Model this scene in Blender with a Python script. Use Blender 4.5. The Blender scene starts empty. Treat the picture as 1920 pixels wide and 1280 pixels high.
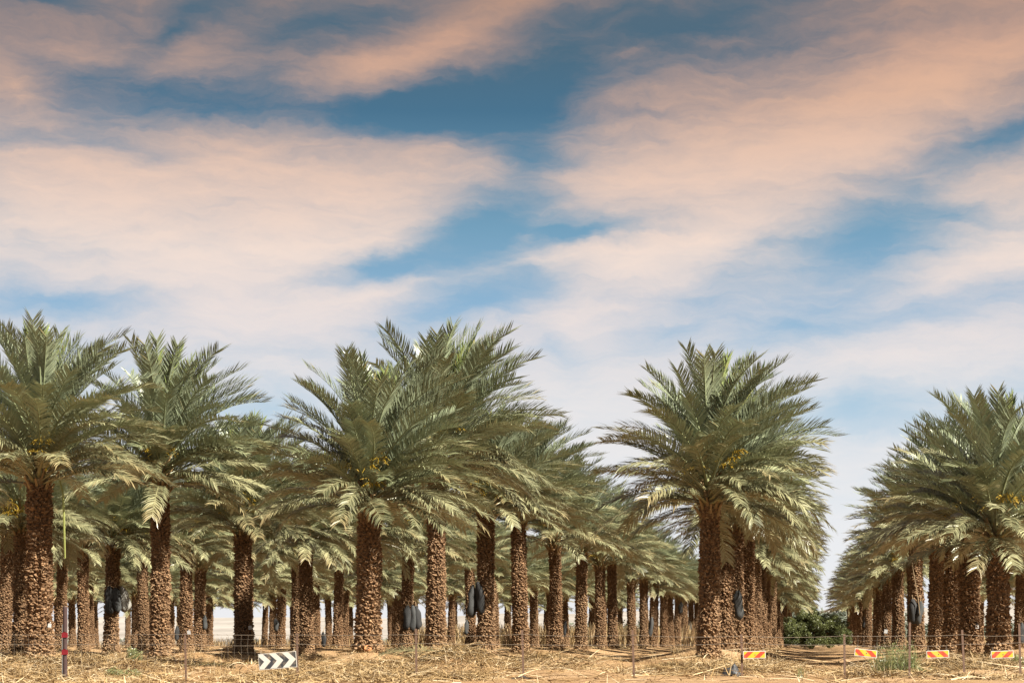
import bpy, math, random
import numpy as np
from mathutils import Vector, Matrix, Euler

R = math.radians
S = bpy.context.scene
COL = S.collection

# ------------------------------------------------------------------ camera, sky, sun, exposure
F = 3280.0            # focal length in photograph pixels (1920 wide)
CAMZ = 0.8
HOR = 1200.0          # photograph row of the eye level
EXPO = 1.85
cam = bpy.data.objects.new('camera', bpy.data.cameras.new('camera'))
COL.objects.link(cam)
cam.location = (0, 0, CAMZ)
cam.rotation_euler = (R(90), 0, 0)
cam.data.sensor_width = 36
cam.data.lens = 36 * F / 1920
cam.data.shift_y = (HOR - 640) / 1920
cam.data.clip_start = 0.1
cam.data.clip_end = 20000
S.camera = cam
S.view_settings.view_transform = 'Standard'
S.view_settings.look = 'None'
S.view_settings.gamma = 1
S.view_settings.use_curve_mapping = False
S.view_settings.exposure = EXPO
S.cycles.max_bounces = 5
S.cycles.diffuse_bounces = 2
S.cycles.transparent_max_bounces = 4
S.cycles.use_adaptive_sampling = True

SUN_DIR = Vector((0.74, -0.57, 0.77)).normalized()
sl = bpy.data.lights.new('sun', 'SUN')
sl.energy = 5.0
sl.angle = R(0.5)
sl.color = (1.0, 0.93, 0.80)
sun = bpy.data.objects.new('sun', sl)
COL.objects.link(sun)
sun.rotation_euler = SUN_DIR.to_track_quat('Z', 'Y').to_euler()
sun.location = (30, -20, 60)


def lin(c):
    return tuple((v / 255 / 12.92) if v / 255 < 0.04045 else ((v / 255 + 0.055) / 1.055) ** 2.4 for v in c)


class NT:
    """small helper for node trees"""
    def __init__(self, tree):
        self.t = tree
        self.n = tree.nodes
        self.l = tree.links

    def new(self, typ, **kw):
        n = self.n.new(typ)
        for k, v in kw.items():
            setattr(n, k, v)
        return n

    def put(self, node, key, v):
        s = node.inputs[key]
        if hasattr(v, 'is_output') or isinstance(v, bpy.types.NodeSocket):
            self.l.new(v, s)
        else:
            s.default_value = v

    def math(self, op, a, b=0.0, c=None, clamp=False):
        n = self.new('ShaderNodeMath', operation=op, use_clamp=clamp)
        self.put(n, 0, a)
        self.put(n, 1, b)
        if c is not None:
            self.put(n, 2, c)
        return n.outputs[0]

    def vmath(self, op, a, b=None):
        n = self.new('ShaderNodeVectorMath', operation=op)
        self.put(n, 0, a)
        if b is not None:
            self.put(n, 3 if op == 'SCALE' else 1, b)
        return n.outputs[0]

    def mix(self, f, a, b, blend='MIX'):
        n = self.new('ShaderNodeMix', data_type='RGBA', blend_type=blend)
        n.clamp_factor = True
        self.put(n, 0, f)
        for k, v in ((6, a), (7, b)):
            if isinstance(v, tuple) and len(v) == 3:
                v = (*v, 1)
            self.put(n, k, v)
        return n.outputs[2]

    def noise(self, vec, scale, detail=4, rough=0.55, dist=0.0, color=False):
        n = self.new('ShaderNodeTexNoise')
        if vec is not None:
            self.put(n, 'Vector', vec)
        self.put(n, 'Scale', scale)
        self.put(n, 'Detail', detail)
        self.put(n, 'Roughness', rough)
        self.put(n, 'Distortion', dist)
        return n.outputs['Color' if color else 'Fac']

    def mapr(self, v, a, b, c=0.0, d=1.0, smooth=True):
        n = self.new('ShaderNodeMapRange')
        n.interpolation_type = 'SMOOTHSTEP' if smooth else 'LINEAR'
        self.put(n, 0, v)
        for i, x in enumerate((a, b, c, d)):
            self.put(n, 1 + i, x)
        return n.outputs[0]

    def ramp(self, v, stops, interp='LINEAR'):
        n = self.new('ShaderNodeValToRGB')
        self.put(n, 0, v)
        cr = n.color_ramp
        cr.interpolation = interp
        while len(cr.elements) < len(stops):
            cr.elements.new(0.5)
        for e, (p, c) in zip(cr.elements, stops):
            e.position = p
            e.color = (*c, 1)
        return n.outputs[0]


# direction of the sky seen at a photograph pixel -> azimuth, elevation
def azel(px, py):
    a = math.atan((px - 960) / F)
    return a, math.atan((HOR - py) / F * math.cos(a))


W = bpy.data.worlds.new('World')
S.world = W
W.use_nodes = True
t = NT(W.node_tree)
t.n.clear()
STR = 0.1
tc = t.new('ShaderNodeTexCoord').outputs['Generated']
sep = t.new('ShaderNodeSeparateXYZ')
t.put(sep, 0, tc)
az = t.math('ARCTAN2', sep.outputs[0], sep.outputs[1])
el = t.math('ARCSINE', sep.outputs[2])
cmb = t.new('ShaderNodeCombineXYZ')
t.put(cmb, 0, az)
t.put(cmb, 1, el)
uv = cmb.outputs[0]
# wind-drawn warp of the cloud field
w1 = t.noise(t.vmath('MULTIPLY', tc, (9, 9, 15)), 1.0, 5, 0.55, 0, True)
w2 = t.noise(t.vmath('MULTIPLY', tc, (40, 40, 75)), 1.0, 4, 0.6, 0, True)
warp = t.vmath('SCALE', t.vmath('SUBTRACT', w1, (.5, .5, .5)), 0.026)
warp2 = t.vmath('SCALE', t.vmath('SUBTRACT', w2, (.5, .5, .5)), 0.014)
uvw = t.vmath('ADD', t.vmath('ADD', uv, warp), warp2)
uvw = t.vmath('MULTIPLY', uvw, (1, 1, 0))
# cirrus banks: photograph column, row, half length, half width, tilt (deg, up to the right), amount
BANKS = [
    (250, 420, 760, 260, 0, .55), (700, 350, 400, 130, -4, .40), (520, 470, 420, 190, 22, .30), (900, 325, 170, 60, -4, .34),
    (120, 90, 460, 110, -6, .30), (20, 160, 130, 55, -32, .35), (340, 110, 260, 70, 8, .22),
    (800, 75, 430, 85, 24, .62), (650, 140, 230, 50, 14, .25), (950, 15, 170, 50, 22, .25),
    (1520, 215, 760, 170, 16, .48), (1780, 150, 430, 105, 24, .42), (1290, 310, 360, 110, 14, .25),
    (1700, 20, 420, 60, 8, .30), (1850, 300, 300, 150, 5, .28), (1480, 340, 330, 140, 10, .22),
    (1210, 490, 380, 130, 18, .50), (1080, 590, 260, 160, 42, .40), (1330, 430, 200, 140, 20, .22),
    (1880, 440, 230, 110, -8, .50), (1770, 525, 250, 60, 22, .42), (1580, 540, 190, 55, 14, .30),
    (1700, 670, 460, 100, 4, .55), (1880, 600, 160, 70, 10, .25), (1000, 790, 1500, 170, 0, .40), (1200, 700, 420, 130, 8, .30),
    (420, 620, 620, 130, 4, .45), (985, 447, 60, 34, 18, .45), (800, 538, 330, 36, 11, .38), (1010, 490, 180, 30, 9, .25),
    (200, 300, 420, 90, 6, .12), (440, 240, 260, 60, 12, .15), (960, 1050, 2600, 330, 0, .62),
    (960, 150, 70, 22, 12, .2), (1330, 85, 220, 26, 10, .16), (640, 60, 170, 30, 12, .15),
    # open blue between them
    (800, 205, 470, 74, 3, -.84), (1000, 140, 260, 80, 8, -.40), (640, 50, 300, 60, 10, -.44), (330, 52, 200, 44, 28, -.42), 
    (290, 165, 480, 85, -3, -.46), (80, 10, 170, 40, 0, -.50), (900, 430, 250, 140, 38, -.58), (480, 200, 300, 40, 4, -.2), (985, 300, 100, 70, 0, -.22), (1150, 290, 240, 90, 14, .22), (1120, 160, 300, 100, 10, .30), (1050, 432, 260, 46, 4, -.42), (720, 508, 170, 42, 10, -.34), (1180, 110, 120, 14, 14, .2), (1230, 60, 200, 16, 10, -.15), (760, 420, 260, 90, 26, .22), (1150, 60, 120, 20, 16, .15), (700, 505, 200, 45, 14, -.45),
    (900, 575, 300, 50, 13, -.45), (1090, 440, 260, 38, 6, -.38), (1010, 250, 200, 150, 30, -.28), (1280, 70, 420, 70, 10, -.38),
    (1180, 30, 300, 60, 8, -.30), (1640, 440, 210, 95, 24, -.46), (1790, 400, 140, 40, -4, -.30), (1500, 600, 270, 80, 26, -.38),
    (1640, 600, 220, 34, 12, -.36), (1600, 765, 200, 75, 2, -.50), (110, 572, 330, 40, 0, -.50), (520, 770, 160, 70, 0, -.42),
    (1000, 525, 120, 55, 0, -.32), (1045, 645, 110, 40, -30, -.28), (300, 292, 120, 32, -12, -.26), (1440, 345, 240, 50, 14, -.18),
    (1860, 255, 260, 60, 12, -.22), (1330, 180, 200, 40, 14, -.14), (1560, 110, 260, 40, 14, -.12), (860, 800, 900, 40, 0, -.06),
    (1760, 300, 420, 64, 12, -.24), (1560, 60, 420, 50, 8, -.20), (1400, 270, 260, 36, 16, -.12), (90, 260, 300, 40, 4, -.12), (1250, 620, 160, 60, 16, -.18), (1400, 500, 160, 60, 40, -.2),
]
dens = 0.33
acc = None
for (px, py, rx, ry, ang, wgt) in BANKS:
    a0, e0 = azel(px, py)
    m = t.new('ShaderNodeMapping', vector_type='TEXTURE')
    t.put(m, 0, uvw)
    m.inputs['Location'].default_value = (a0, e0, 0)
    m.inputs['Rotation'].default_value = (0, 0, R(ang))
    m.inputs['Scale'].default_value = (rx * 1.35 / F, ry * 1.35 / F, 1)
    g = t.new('ShaderNodeTexGradient', gradient_type='QUADRATIC_SPHERE')
    t.put(g, 0, m.outputs[0])
    acc = t.math('MULTIPLY_ADD', g.outputs[1], wgt * (0.88 if wgt > 0 else 1.12), acc if acc is not None else dens)
# streaks and fine wisps, drawn out along the wind
rot = t.new('ShaderNodeMapping')
t.put(rot, 0, uvw)
rot.inputs['Rotation'].default_value = (0, 0, R(-14))
rot.inputs['Scale'].default_value = (6.5, 32, 1)
st1 = t.noise(rot.outputs[0], 1.0, 6, 0.54, 0.5)
rot2 = t.new('ShaderNodeMapping')
t.put(rot2, 0, uvw)
rot2.inputs['Rotation'].default_value = (0, 0, R(-15))
rot2.inputs['Scale'].default_value = (17, 75, 1)
st2 = t.noise(rot2.outputs[0], 1.0, 6, 0.64, 0.3)
rot3 = t.new('ShaderNodeMapping')
t.put(rot3, 0, uvw)
rot3.inputs['Rotation'].default_value = (0, 0, R(-19))
rot3.inputs['Scale'].default_value = (40, 190, 1)
st3 = t.noise(rot3.outputs[0], 1.0, 5, 0.6, 0.6)
acc = t.math('ADD', acc, t.math('MULTIPLY', t.math('SUBTRACT', st3, 0.5), 0.26))
acc = t.math('ADD', acc, t.math('MULTIPLY', t.math('SUBTRACT', st1, 0.5), 0.85))
acc = t.math('ADD', acc, t.math('MULTIPLY', t.math('SUBTRACT', st2, 0.5), 0.62))
cloud = t.math('MULTIPLY_ADD', t.mapr(acc, -0.18, 1.06), 0.90, 0.045)


def stops(rows):
    """photograph rows and sRGB colours -> ramp stops over elevation 0..0.4 rad, as radiance at exposure 0"""
    out = []
    for py, c in rows:
        e = math.atan((HOR - py) / F) / 0.4
        out.append((e, tuple(v / 2 ** EXPO for v in lin(c))))
    return sorted(out)


elf = t.math('DIVIDE', el, 0.4, clamp=True)
blue = t.ramp(elf, stops([(1190, (232, 235, 240)), (1000, (218, 227, 236)), (760, (166, 196, 217)), (580, (128, 172, 204)),
                          (430, (96, 150, 180)), (210, (26, 99, 130)), (100, (42, 92, 114)), (0, (64, 94, 110))]))
white = t.ramp(elf, stops([(1190, (240, 239, 241)), (1000, (240, 239, 240)), (760, (237, 232, 231)), (620, (238, 226, 222)),
                           (480, (248, 226, 212)), (360, (242, 210, 190)), (200, (230, 186, 158)), (90, (218, 172, 146)), (0, (198, 156, 132))]))
sky = t.new('ShaderNodeTexSky', sky_type='NISHITA')
sky.sun_disc = False
sky.sun_elevation = math.asin(SUN_DIR.z)
sky.sun_rotation = math.atan2(SUN_DIR.x, SUN_DIR.y)
sky.altitude = 0
sky.air_density = 1.0
sky.dust_density = 1.6
airy = t.mix(0.96, sky.outputs[0], t.vmath('SCALE', blue, 1 / STR))
full = t.mix(cloud, airy, t.vmath('SCALE', white, 1 / STR))
bg = t.new('ShaderNodeBackground')
t.put(bg, 0, full)
t.put(bg, 1, STR)
wo = t.new('ShaderNodeOutputWorld')
t.l.new(bg.outputs[0], wo.inputs[0])
W.cycles.sampling_method = 'MANUAL'
W.cycles.sample_map_resolution = 512


# ------------------------------------------------------------------ helpers
def at(px, py, Y):
    """photograph pixel at depth Y -> world point"""
    return Vector(((px - 960) / F * Y, Y, CAMZ + (HOR - py) / F * Y))


def mesh(name, verts, faces, mat=None, attrs=None, smooth=False, mats=None, midx=None):
    me = bpy.data.meshes.new(name)
    if isinstance(faces, np.ndarray) and faces.ndim == 2:
        v = np.asarray(verts, dtype=np.float32)
        nf, k = faces.shape
        me.vertices.add(len(v))
        me.vertices.foreach_set('co', v.ravel())
        me.loops.add(nf * k)
        me.loops.foreach_set('vertex_index', faces.astype(np.int32).ravel())
        me.polygons.add(nf)
        me.polygons.foreach_set('loop_start', np.arange(0, nf * k, k, dtype=np.int32))
        me.update(calc_edges=True)
    else:
        me.from_pydata([tuple(v) for v in verts], [], [tuple(f) for f in faces])
    for m in (mats or ([mat] if mat else [])):
        me.materials.append(m)
    if midx is not None:
        me.polygons.foreach_set('material_index', np.asarray(midx, dtype=np.int32))
    for k, v in (attrs or {}).items():
        a = me.attributes.new(k, 'FLOAT', 'POINT')
        a.data.foreach_set('value', np.asarray(v, dtype=np.float32))
    if smooth:
        me.polygons.foreach_set('use_smooth', np.ones(len(me.polygons), dtype=bool))
    me.update()
    return me


def obj(name, me, parent=None, loc=None, rot=None):
    o = bpy.data.objects.new(name, me)
    COL.objects.link(o)
    if parent is not None:
        o.parent = parent
    if loc is not None:
        o.location = loc
    if rot is not None:
        o.rotation_euler = rot
    return o


def tag(o, label=None, cat=None, group=None, kind=None):
    if label:
        o['label'] = label
    if cat:
        o['category'] = cat
    if group:
        o['group'] = group
    if kind:
        o['kind'] = kind
    return o


class MB:
    """collects triangles/quads into one mesh, with a tone attribute"""
    def __init__(self):
        self.v, self.f, self.tone = [], [], []

    def add(self, vs, fs, tone=0.5):
        b = len(self.v)
        self.v += [tuple(x) for x in vs]
        self.f += [tuple(i + b for i in f) for f in fs]
        self.tone += list(tone) if hasattr(tone, '__len__') else [tone] * len(vs)

    def tube(self, pts, rad, n=6, tone=0.5, cap=True):
        pts = [Vector(p) for p in pts]
        rs = rad if hasattr(rad, '__len__') else [rad] * len(pts)
        vs, fs = [], []
        for i, p in enumerate(pts):
            d = (pts[min(i + 1, len(pts) - 1)] - pts[max(i - 1, 0)]).normalized()
            a = d.orthogonal().normalized() if abs(d.z) > .9 else d.cross(Vector((0, 0, 1))).normalized()
            b = d.cross(a)
            for j in range(n):
                an = 2 * math.pi * j / n
                vs.append(p + (a * math.cos(an) + b * math.sin(an)) * rs[i])
        for i in range(len(pts) - 1):
            for j in range(n):
                k = (j + 1) % n
                fs.append((i * n + j, i * n + k, (i + 1) * n + k, (i + 1) * n + j))
        if cap:
            fs.append(tuple(range(n))[::-1])
            fs.append(tuple((len(pts) - 1) * n + j for j in range(n)))
        self.add(vs, fs, tone)

    def box(self, lo, hi, tone=0.5):
        (x0, y0, z0), (x1, y1, z1) = lo, hi
        vs = [(x0, y0, z0), (x1, y0, z0), (x1, y1, z0), (x0, y1, z0), (x0, y0, z1), (x1, y0, z1), (x1, y1, z1), (x0, y1, z1)]
        self.add(vs, [(3, 2, 1, 0), (4, 5, 6, 7), (0, 1, 5, 4), (1, 2, 6, 5), (2, 3, 7, 6), (3, 0, 4, 7)], tone)

    def me(self, name, mat, smooth=False):
        return mesh(name, self.v, self.f, mat, {'tone': self.tone}, smooth)


def material(name):
    m = bpy.data.materials.new(name)
    m.use_nodes = True
    nt = NT(m.node_tree)
    p = nt.n['Principled BSDF']
    return m, nt, p


def attr(nt, name):
    n = nt.new('ShaderNodeAttribute', attribute_name=name)
    return n.outputs['Fac']


def simple(name, col, rough=0.7, var=0.25, scale=8.0, metal=0.0, bump=0.0, dust=0.0):
    m, nt, p = material(name)
    tcn = nt.new('ShaderNodeTexCoord').outputs['Object']
    nz = nt.noise(tcn, scale, 5, 0.6)
    dark = tuple(c * (1 - var) for c in col)
    lite = tuple(min(1, c * (1 + var)) for c in col)
    c = nt.mix(nz, dark, lite)
    if dust:
        w = nt.new('ShaderNodeNewGeometry').outputs['Position']
        c = nt.mix(nt.mapr(nt.noise(w, 7, 6, 0.7), 0.46, 0.72, 0, dust), c, (0.36, 0.27, 0.18))
        c = nt.mix(nt.mapr(nt.noise(nt.vmath('MULTIPLY', w, (60, 60, 9)), 1, 4, 0.6), 0.60, 0.72, 0, dust), c, (0.20, 0.16, 0.12))
    nt.put(p, 'Base Color', c)
    p.inputs['Roughness'].default_value = rough
    p.inputs['Metallic'].default_value = metal
    if bump:
        b = nt.new('ShaderNodeBump')
        nt.put(b, 'Height', nt.noise(tcn, scale * 3, 5, 0.6))
        b.inputs['Strength'].default_value = bump
        b.inputs['Distance'].default_value = 0.02
        nt.put(p, 'Normal', b.outputs[0])
    return m


# ------------------------------------------------------------------ materials
def leaf_material(name, c_dark, c_light, c_back, c_dry, c_stem, trans=0.25, spec=0.5):
    m, nt, p = material(name)
    dry, stem, rnd = attr(nt, 'dry'), attr(nt, 'stem'), attr(nt, 'rnd')
    info = nt.new('ShaderNodeObjectInfo').outputs['Random']
    mixv = nt.math('ADD', nt.math('MULTIPLY', nt.math('POWER', rnd, 1.6), 0.60), nt.math('MULTIPLY', nt.math('POWER', info, 1.4), 0.55))
    c = nt.mix(mixv, c_dark, c_light)
    geo = nt.new('ShaderNodeNewGeometry').outputs['Backfacing']
    c = nt.mix(nt.math('MULTIPLY', geo, 0.7), c, c_back)
    c = nt.mix(dry, c, c_dry)
    c = nt.mix(stem, c, c_stem)
    nt.put(p, 'Base Color', c)
    p.inputs['Roughness'].default_value = 0.38
    p.inputs['Specular IOR Level'].default_value = spec
    tr = nt.new('ShaderNodeBsdfTranslucent')
    nt.put(tr, 0, nt.mix(0.25, c, (0.26, 0.32, 0.09)))
    mx = nt.new('ShaderNodeMixShader')
    nt.put(mx, 0, nt.math('MULTIPLY', nt.math('SUBTRACT', 1.0, stem), trans))
    nt.l.new(p.outputs[0], mx.inputs[1])
    nt.l.new(tr.outputs[0], mx.inputs[2])
    nt.l.new(mx.outputs[0], nt.n['Material Output'].inputs[0])
    return m


M = {}
M['leaf'] = leaf_material('upper palm leaf', (0.015, 0.030, 0.014), (0.215, 0.252, 0.158), (0.185, 0.215, 0.140), (0.19, 0.155, 0.075), (0.19, 0.215, 0.12), 0.08, 0.8)  # palm leaves: wide tone range puts glints and shaded gaps into the colour
M['leaf_mid'] = leaf_material('middle palm leaf', (0.017, 0.029, 0.011), (0.262, 0.280, 0.158), (0.22, 0.235, 0.145), (0.20, 0.16, 0.075), (0.19, 0.20, 0.10), 0.08, 0.8)
M['leaf_low'] = leaf_material('old palm leaf', (0.020, 0.028, 0.011), (0.295, 0.292, 0.165), (0.28, 0.275, 0.175), (0.22, 0.17, 0.085), (0.20, 0.185, 0.095), 0.06, 0.7)
M['young'] = leaf_material('young palm leaf', (0.045, 0.080, 0.018), (0.15, 0.205, 0.055), (0.18, 0.22, 0.08), (0.20, 0.14, 0.045), (0.20, 0.21, 0.06), 0.12)
M['weed'] = leaf_material('weed leaf', (0.1064, 0.1254, 0.0456), (0.2280, 0.2470, 0.1140), (0.1976, 0.2128, 0.0988), (0.3040, 0.2432, 0.0912), (0.1520, 0.1520, 0.0608))
M['bush'] = leaf_material('bush leaf', (0.0494, 0.0608, 0.0198), (0.1368, 0.1482, 0.0547), (0.1140, 0.1254, 0.0494), (0.2280, 0.1824, 0.0760), (0.0912, 0.0684, 0.0380), 0.15, 0.25)


def trunk_material():
    m, nt, p = material('palm trunk')
    tone = attr(nt, 'tone')
    tcn = nt.new('ShaderNodeTexCoord').outputs['Object']
    fib = nt.noise(nt.vmath('MULTIPLY', tcn, (38, 38, 9)), 1.0, 4, 0.6)
    patch = nt.noise(tcn, 1.3, 3, 0.5)
    c = nt.ramp(nt.math('ADD', nt.math('MULTIPLY', fib, 0.62), nt.math('MULTIPLY', tone, 0.50)),
                [(0.12, (0.022, 0.0105, 0.0045)), (0.38, (0.086, 0.045, 0.0215)), (0.64, (0.195, 0.113, 0.058)), (0.95, (0.41, 0.29, 0.17))])
    c = nt.mix(nt.mapr(patch, 0.42, 0.72, 0, 0.5), c, nt.mix(0.5, c, (0.24, 0.165, 0.10)))
    info = nt.new('ShaderNodeObjectInfo').outputs['Random']
    c = nt.mix(nt.math('MULTIPLY', info, 0.45), c, nt.mix(0.5, c, (0.20, 0.135, 0.08)))
    pos = nt.new('ShaderNodeNewGeometry').outputs['Position']
    sp = nt.new('ShaderNodeSeparateXYZ')
    nt.put(sp, 0, pos)
    dust = nt.math('MULTIPLY', nt.mapr(sp.outputs[2], 1.5, 0.15), nt.mapr(nt.noise(pos, 5, 4, 0.6), 0.3, 0.7, 0.15, 0.75))
    c = nt.mix(dust, c, (0.27, 0.175, 0.095))
    nt.put(p, 'Base Color', c)
    p.inputs['Roughness'].default_value = 0.85
    p.inputs['Specular IOR Level'].default_value = 0.25
    b = nt.new('ShaderNodeBump')
    nt.put(b, 'Height', fib)
    b.inputs['Strength'].default_value = 0.6
    b.inputs['Distance'].default_value = 0.02
    nt.put(p, 'Normal', b.outputs[0])
    return m


M['trunk'] = trunk_material()
M['petiole'] = simple('cut petiole', (0.2052, 0.1330, 0.0570), 0.7, 0.45, 14)
M['fruit'] = simple('date stalk', (0.30, 0.195, 0.018), 0.5, 0.3, 20)
M['scar'] = simple('fresh cut wood', (0.3800, 0.1520, 0.0532), 0.8, 0.3, 12)
M['iron'] = simple('rusty iron', (0.0988, 0.0570, 0.0380), 0.75, 0.5, 14, 0.3)
M['maroon'] = simple('maroon painted steel', (0.026, 0.0095, 0.0095), 0.6, 0.35, 9, dust=0.06)
M['grey_iron'] = simple('galvanised iron', (0.1216, 0.1178, 0.1140), 0.6, 0.3, 10, 0.4)
M['wire'] = simple('weathered wire', (0.1672, 0.1368, 0.1064), 0.6, 0.3, 5, 0.3)
M['red'] = simple('red reflective tape', (0.115, 0.003, 0.007), 0.4, 0.15, 15)
M['white'] = simple('white sign paint', (0.3496, 0.3382, 0.3116), 0.5, 0.08, 12, dust=0.45)
M['black'] = simple('black sign paint', (0.0167, 0.0190, 0.0228), 0.45, 0.3, 12, dust=0.45)
M['yellow'] = simple('yellow sign film', (0.3952, 0.2622, 0.0091), 0.4, 0.06, 14, dust=0.25)
M['orange'] = simple('red orange sign film', (0.3192, 0.0289, 0.0091), 0.4, 0.08, 14, dust=0.25)
M['net_black'] = simple('black netting', (0.0114, 0.0118, 0.0129), 0.8, 0.4, 25, 0, 0.6)
M['net_dark'] = simple('charcoal netting', (0.0258, 0.0274, 0.0281), 0.8, 0.35, 25, 0, 0.6)
M['net_grey'] = simple('light grey netting', (0.17, 0.165, 0.15), 0.85, 0.2, 25, 0, 0.5)  # lighter grey than the other bag cloths
M['plastic'] = simple('black plastic sheet', (0.0228, 0.0236, 0.0258), 0.5, 0.3, 6, 0, 0.5)
M['rope'] = simple('fibre rope', (0.1976, 0.1444, 0.0836), 0.9, 0.3, 20)
M['tagw'] = simple('white plastic tag', (0.3800, 0.3800, 0.3800), 0.5, 0.05, 10)


def straw_material():
    m, nt, p = material('dry straw')
    tone = attr(nt, 'tone')
    c = nt.ramp(tone, [(0.0, (0.0646, 0.0350, 0.0152)), (0.35, (0.1900, 0.1216, 0.0502)), (0.7, (0.2964, 0.2090, 0.1026)), (1.0, (0.4104, 0.3344, 0.2204))])
    nt.put(p, 'Base Color', c)
    p.inputs['Roughness'].default_value = 0.7
    p.inputs['Specular IOR Level'].default_value = 0.3
    return m


M['straw'] = straw_material()


def sand_material():
    m, nt, p = material('orchard sand')
    pos = nt.new('ShaderNodeNewGeometry').outputs['Position']
    big = nt.noise(pos, 0.35, 5, 0.6)
    mid = nt.noise(pos, 2.2, 6, 0.65)
    fine = nt.noise(pos, 16, 5, 0.7)
    c = nt.mix(nt.mapr(big, 0.35, 0.65), (0.235, 0.143, 0.070), (0.325, 0.215, 0.120))
    c = nt.mix(nt.mapr(mid, 0.45, 0.75, 0, 0.6), c, (0.2736, 0.1672, 0.0684))
    c = nt.mix(nt.mapr(fine, 0.55, 0.8, 0, 0.55), c, (0.1292, 0.0722, 0.0342))
    c = nt.mix(nt.mapr(fine, 0.2, 0.42, 0.5, 0), c, (0.4256, 0.3040, 0.1824))
    sp = nt.new('ShaderNodeSeparateXYZ')
    nt.put(sp, 0, pos)
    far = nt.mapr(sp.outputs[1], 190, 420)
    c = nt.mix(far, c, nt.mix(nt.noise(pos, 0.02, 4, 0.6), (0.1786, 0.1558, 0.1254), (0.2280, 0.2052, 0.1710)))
    nt.put(p, 'Base Color', c)
    p.inputs['Roughness'].default_value = 0.95
    p.inputs['Specular IOR Level'].default_value = 0.15
    b = nt.new('ShaderNodeBump')
    nt.put(b, 'Height', nt.math('ADD', nt.math('MULTIPLY', mid, 1.0), nt.math('MULTIPLY', fine, 0.5)))
    b.inputs['Strength'].default_value = 0.8
    b.inputs['Distance'].default_value = 0.16
    nt.put(p, 'Normal', b.outputs[0])
    return m


M['sand'] = sand_material()
M['hill'] = None

# ------------------------------------------------------------------ orchard layout (metres): rows run away from the road
VPX = 1520            # rows run toward this photograph column at eye level
Y0, DY = 50.0, 9.0    # first palm of each row and the spacing in the row
SLOPE = (VPX - 960) / F
PXM = F / Y0
# row key: (offset in metres right of the line through the vanishing direction, first k, last k)
ROWS = {
    'track right': (353 / PXM, 0, 22),
    'track left': (-191 / PXM, 0, 22),
    'chevron': (-830 / PXM, 0, 18),
    'banded post': (-1445 / PXM, 0, 17),
    'left edge': (-2010 / PXM, 1, 17),
    'second left': (-2600 / PXM, 4, 17),
    'third left': (-3190 / PXM, 6, 17),
    'fourth left': (-3780 / PXM, 8, 17),
    'fifth left': (-4370 / PXM, 10, 17),
    'sixth left': (-4960 / PXM, 12, 17),
    'right edge': (945 / PXM, 4, 12),
}


def row_x(off, y):
    return SLOPE * y + off


_rn = np.random.RandomState(5)
_waves = [(_rn.uniform(0.25, 1.6), _rn.uniform(0, 6.28), _rn.uniform(0, 6.28)) for _ in range(26)]


def bumps(x, y):
    h = 0
    for f_, d, ph in _waves:
        h = h + np.sin((x * np.cos(d) + y * np.sin(d)) * f_ + ph) / (1 + f_ * 1.6)
    return h


# low heaps of cut straw and soil in front: photograph column, depth, half width m, half depth m, height m
HEAPS = [(868, 41.4, .85, 1.1, .50), (800, 42, .7, .8, .22), (955, 43.2, .8, .9, .30), (1330, 40.2, 2.0, 1.6, .30), (1440, 43, 1.5, 1.3, .20), (1790, 42.5, 1.5, 1.3, .30), (1870, 41, .9, 1.0, .22),
         (60, 42.0, 1.7, 1.3, .36), (225, 41.5, 1.2, 1.3, .24), (420, 43.5, 1.5, .9, .26), (610, 44.5, 1.5, 1.0, .22), (1010, 46, 1.2, .9, .24), (1110, 46.5, 1.7, .9, .20),
         (720, 41, 1.3, .8, .14), (1660, 46, 1.2, 1.2, .22)]


_hr = np.random.RandomState(31)
for _ in range(30):
    _y = _hr.uniform(33.5, 40.5)
    _px = _hr.uniform(-80, 2000)
    if not (960 < _px < 1230 or 1470 < _px < 1620 or 350 < _px < 470):
        HEAPS.append((_px, _y, _hr.uniform(.3, .9), _hr.uniform(.3, .6), _hr.uniform(.05, .13)))


def height(x, y):
    x = np.asarray(x, dtype=np.float64)
    y = np.asarray(y, dtype=np.float64)
    h = np.zeros(np.broadcast(x, y).shape)
    inrow = 1 / (1 + np.exp(-(y - 46.5) / 0.8)) * (1 - 1 / (1 + np.exp(-(y - 255) / 8)))
    for off, k0, k1 in ROWS.values():
        d = (x - row_x(off, y))
        h = h + 0.27 * np.exp(-(d / 1.7) ** 2) * inrow * (1 + .35 * np.sin(y * 1.3 + off) * np.exp(-((y - 48) / 20) ** 2))
    near = np.exp(-((y - 45) / 70) ** 2)
    h = h + 0.05 * bumps(x, y) * (0.25 + 0.75 * near) + 0.018 * bumps(x * 3.1 + 9, y * 3.1) * near
    for px, Y, a, b, hh in HEAPS:
        cx = (px - 960) / F * Y
        h = h + hh * np.exp(-((x - cx) / a) ** 2 - ((y - Y) / b) ** 2)
    # wheel-worn track between the two right-hand rows, and the flat roadside verge
    d = x - row_x(1.3, y)
    h = h - 0.05 * np.exp(-(d / 1.6) ** 2)
    verge = 1 / (1 + np.exp((y - 37.6) / 0.6))
    h = h * (1 - 0.55 * verge)
    return h


def gh(x, y):
    return float(height(x, y))


# ------------------------------------------------------------------ ground, hills
def graded(lo, hi, fine_lo, fine_hi, step, grow=1.25):
    mid = list(np.arange(fine_lo, fine_hi + 1e-6, step))
    a, s = [], step
    v = fine_lo
    while v > lo:
        s *= grow
        v -= s
        a.append(max(v, lo))
    b, s = [], step
    v = fine_hi
    while v < hi:
        s *= grow
        v += s
        b.append(min(v, hi))
    return np.array(a[::-1] + mid + b)


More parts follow.
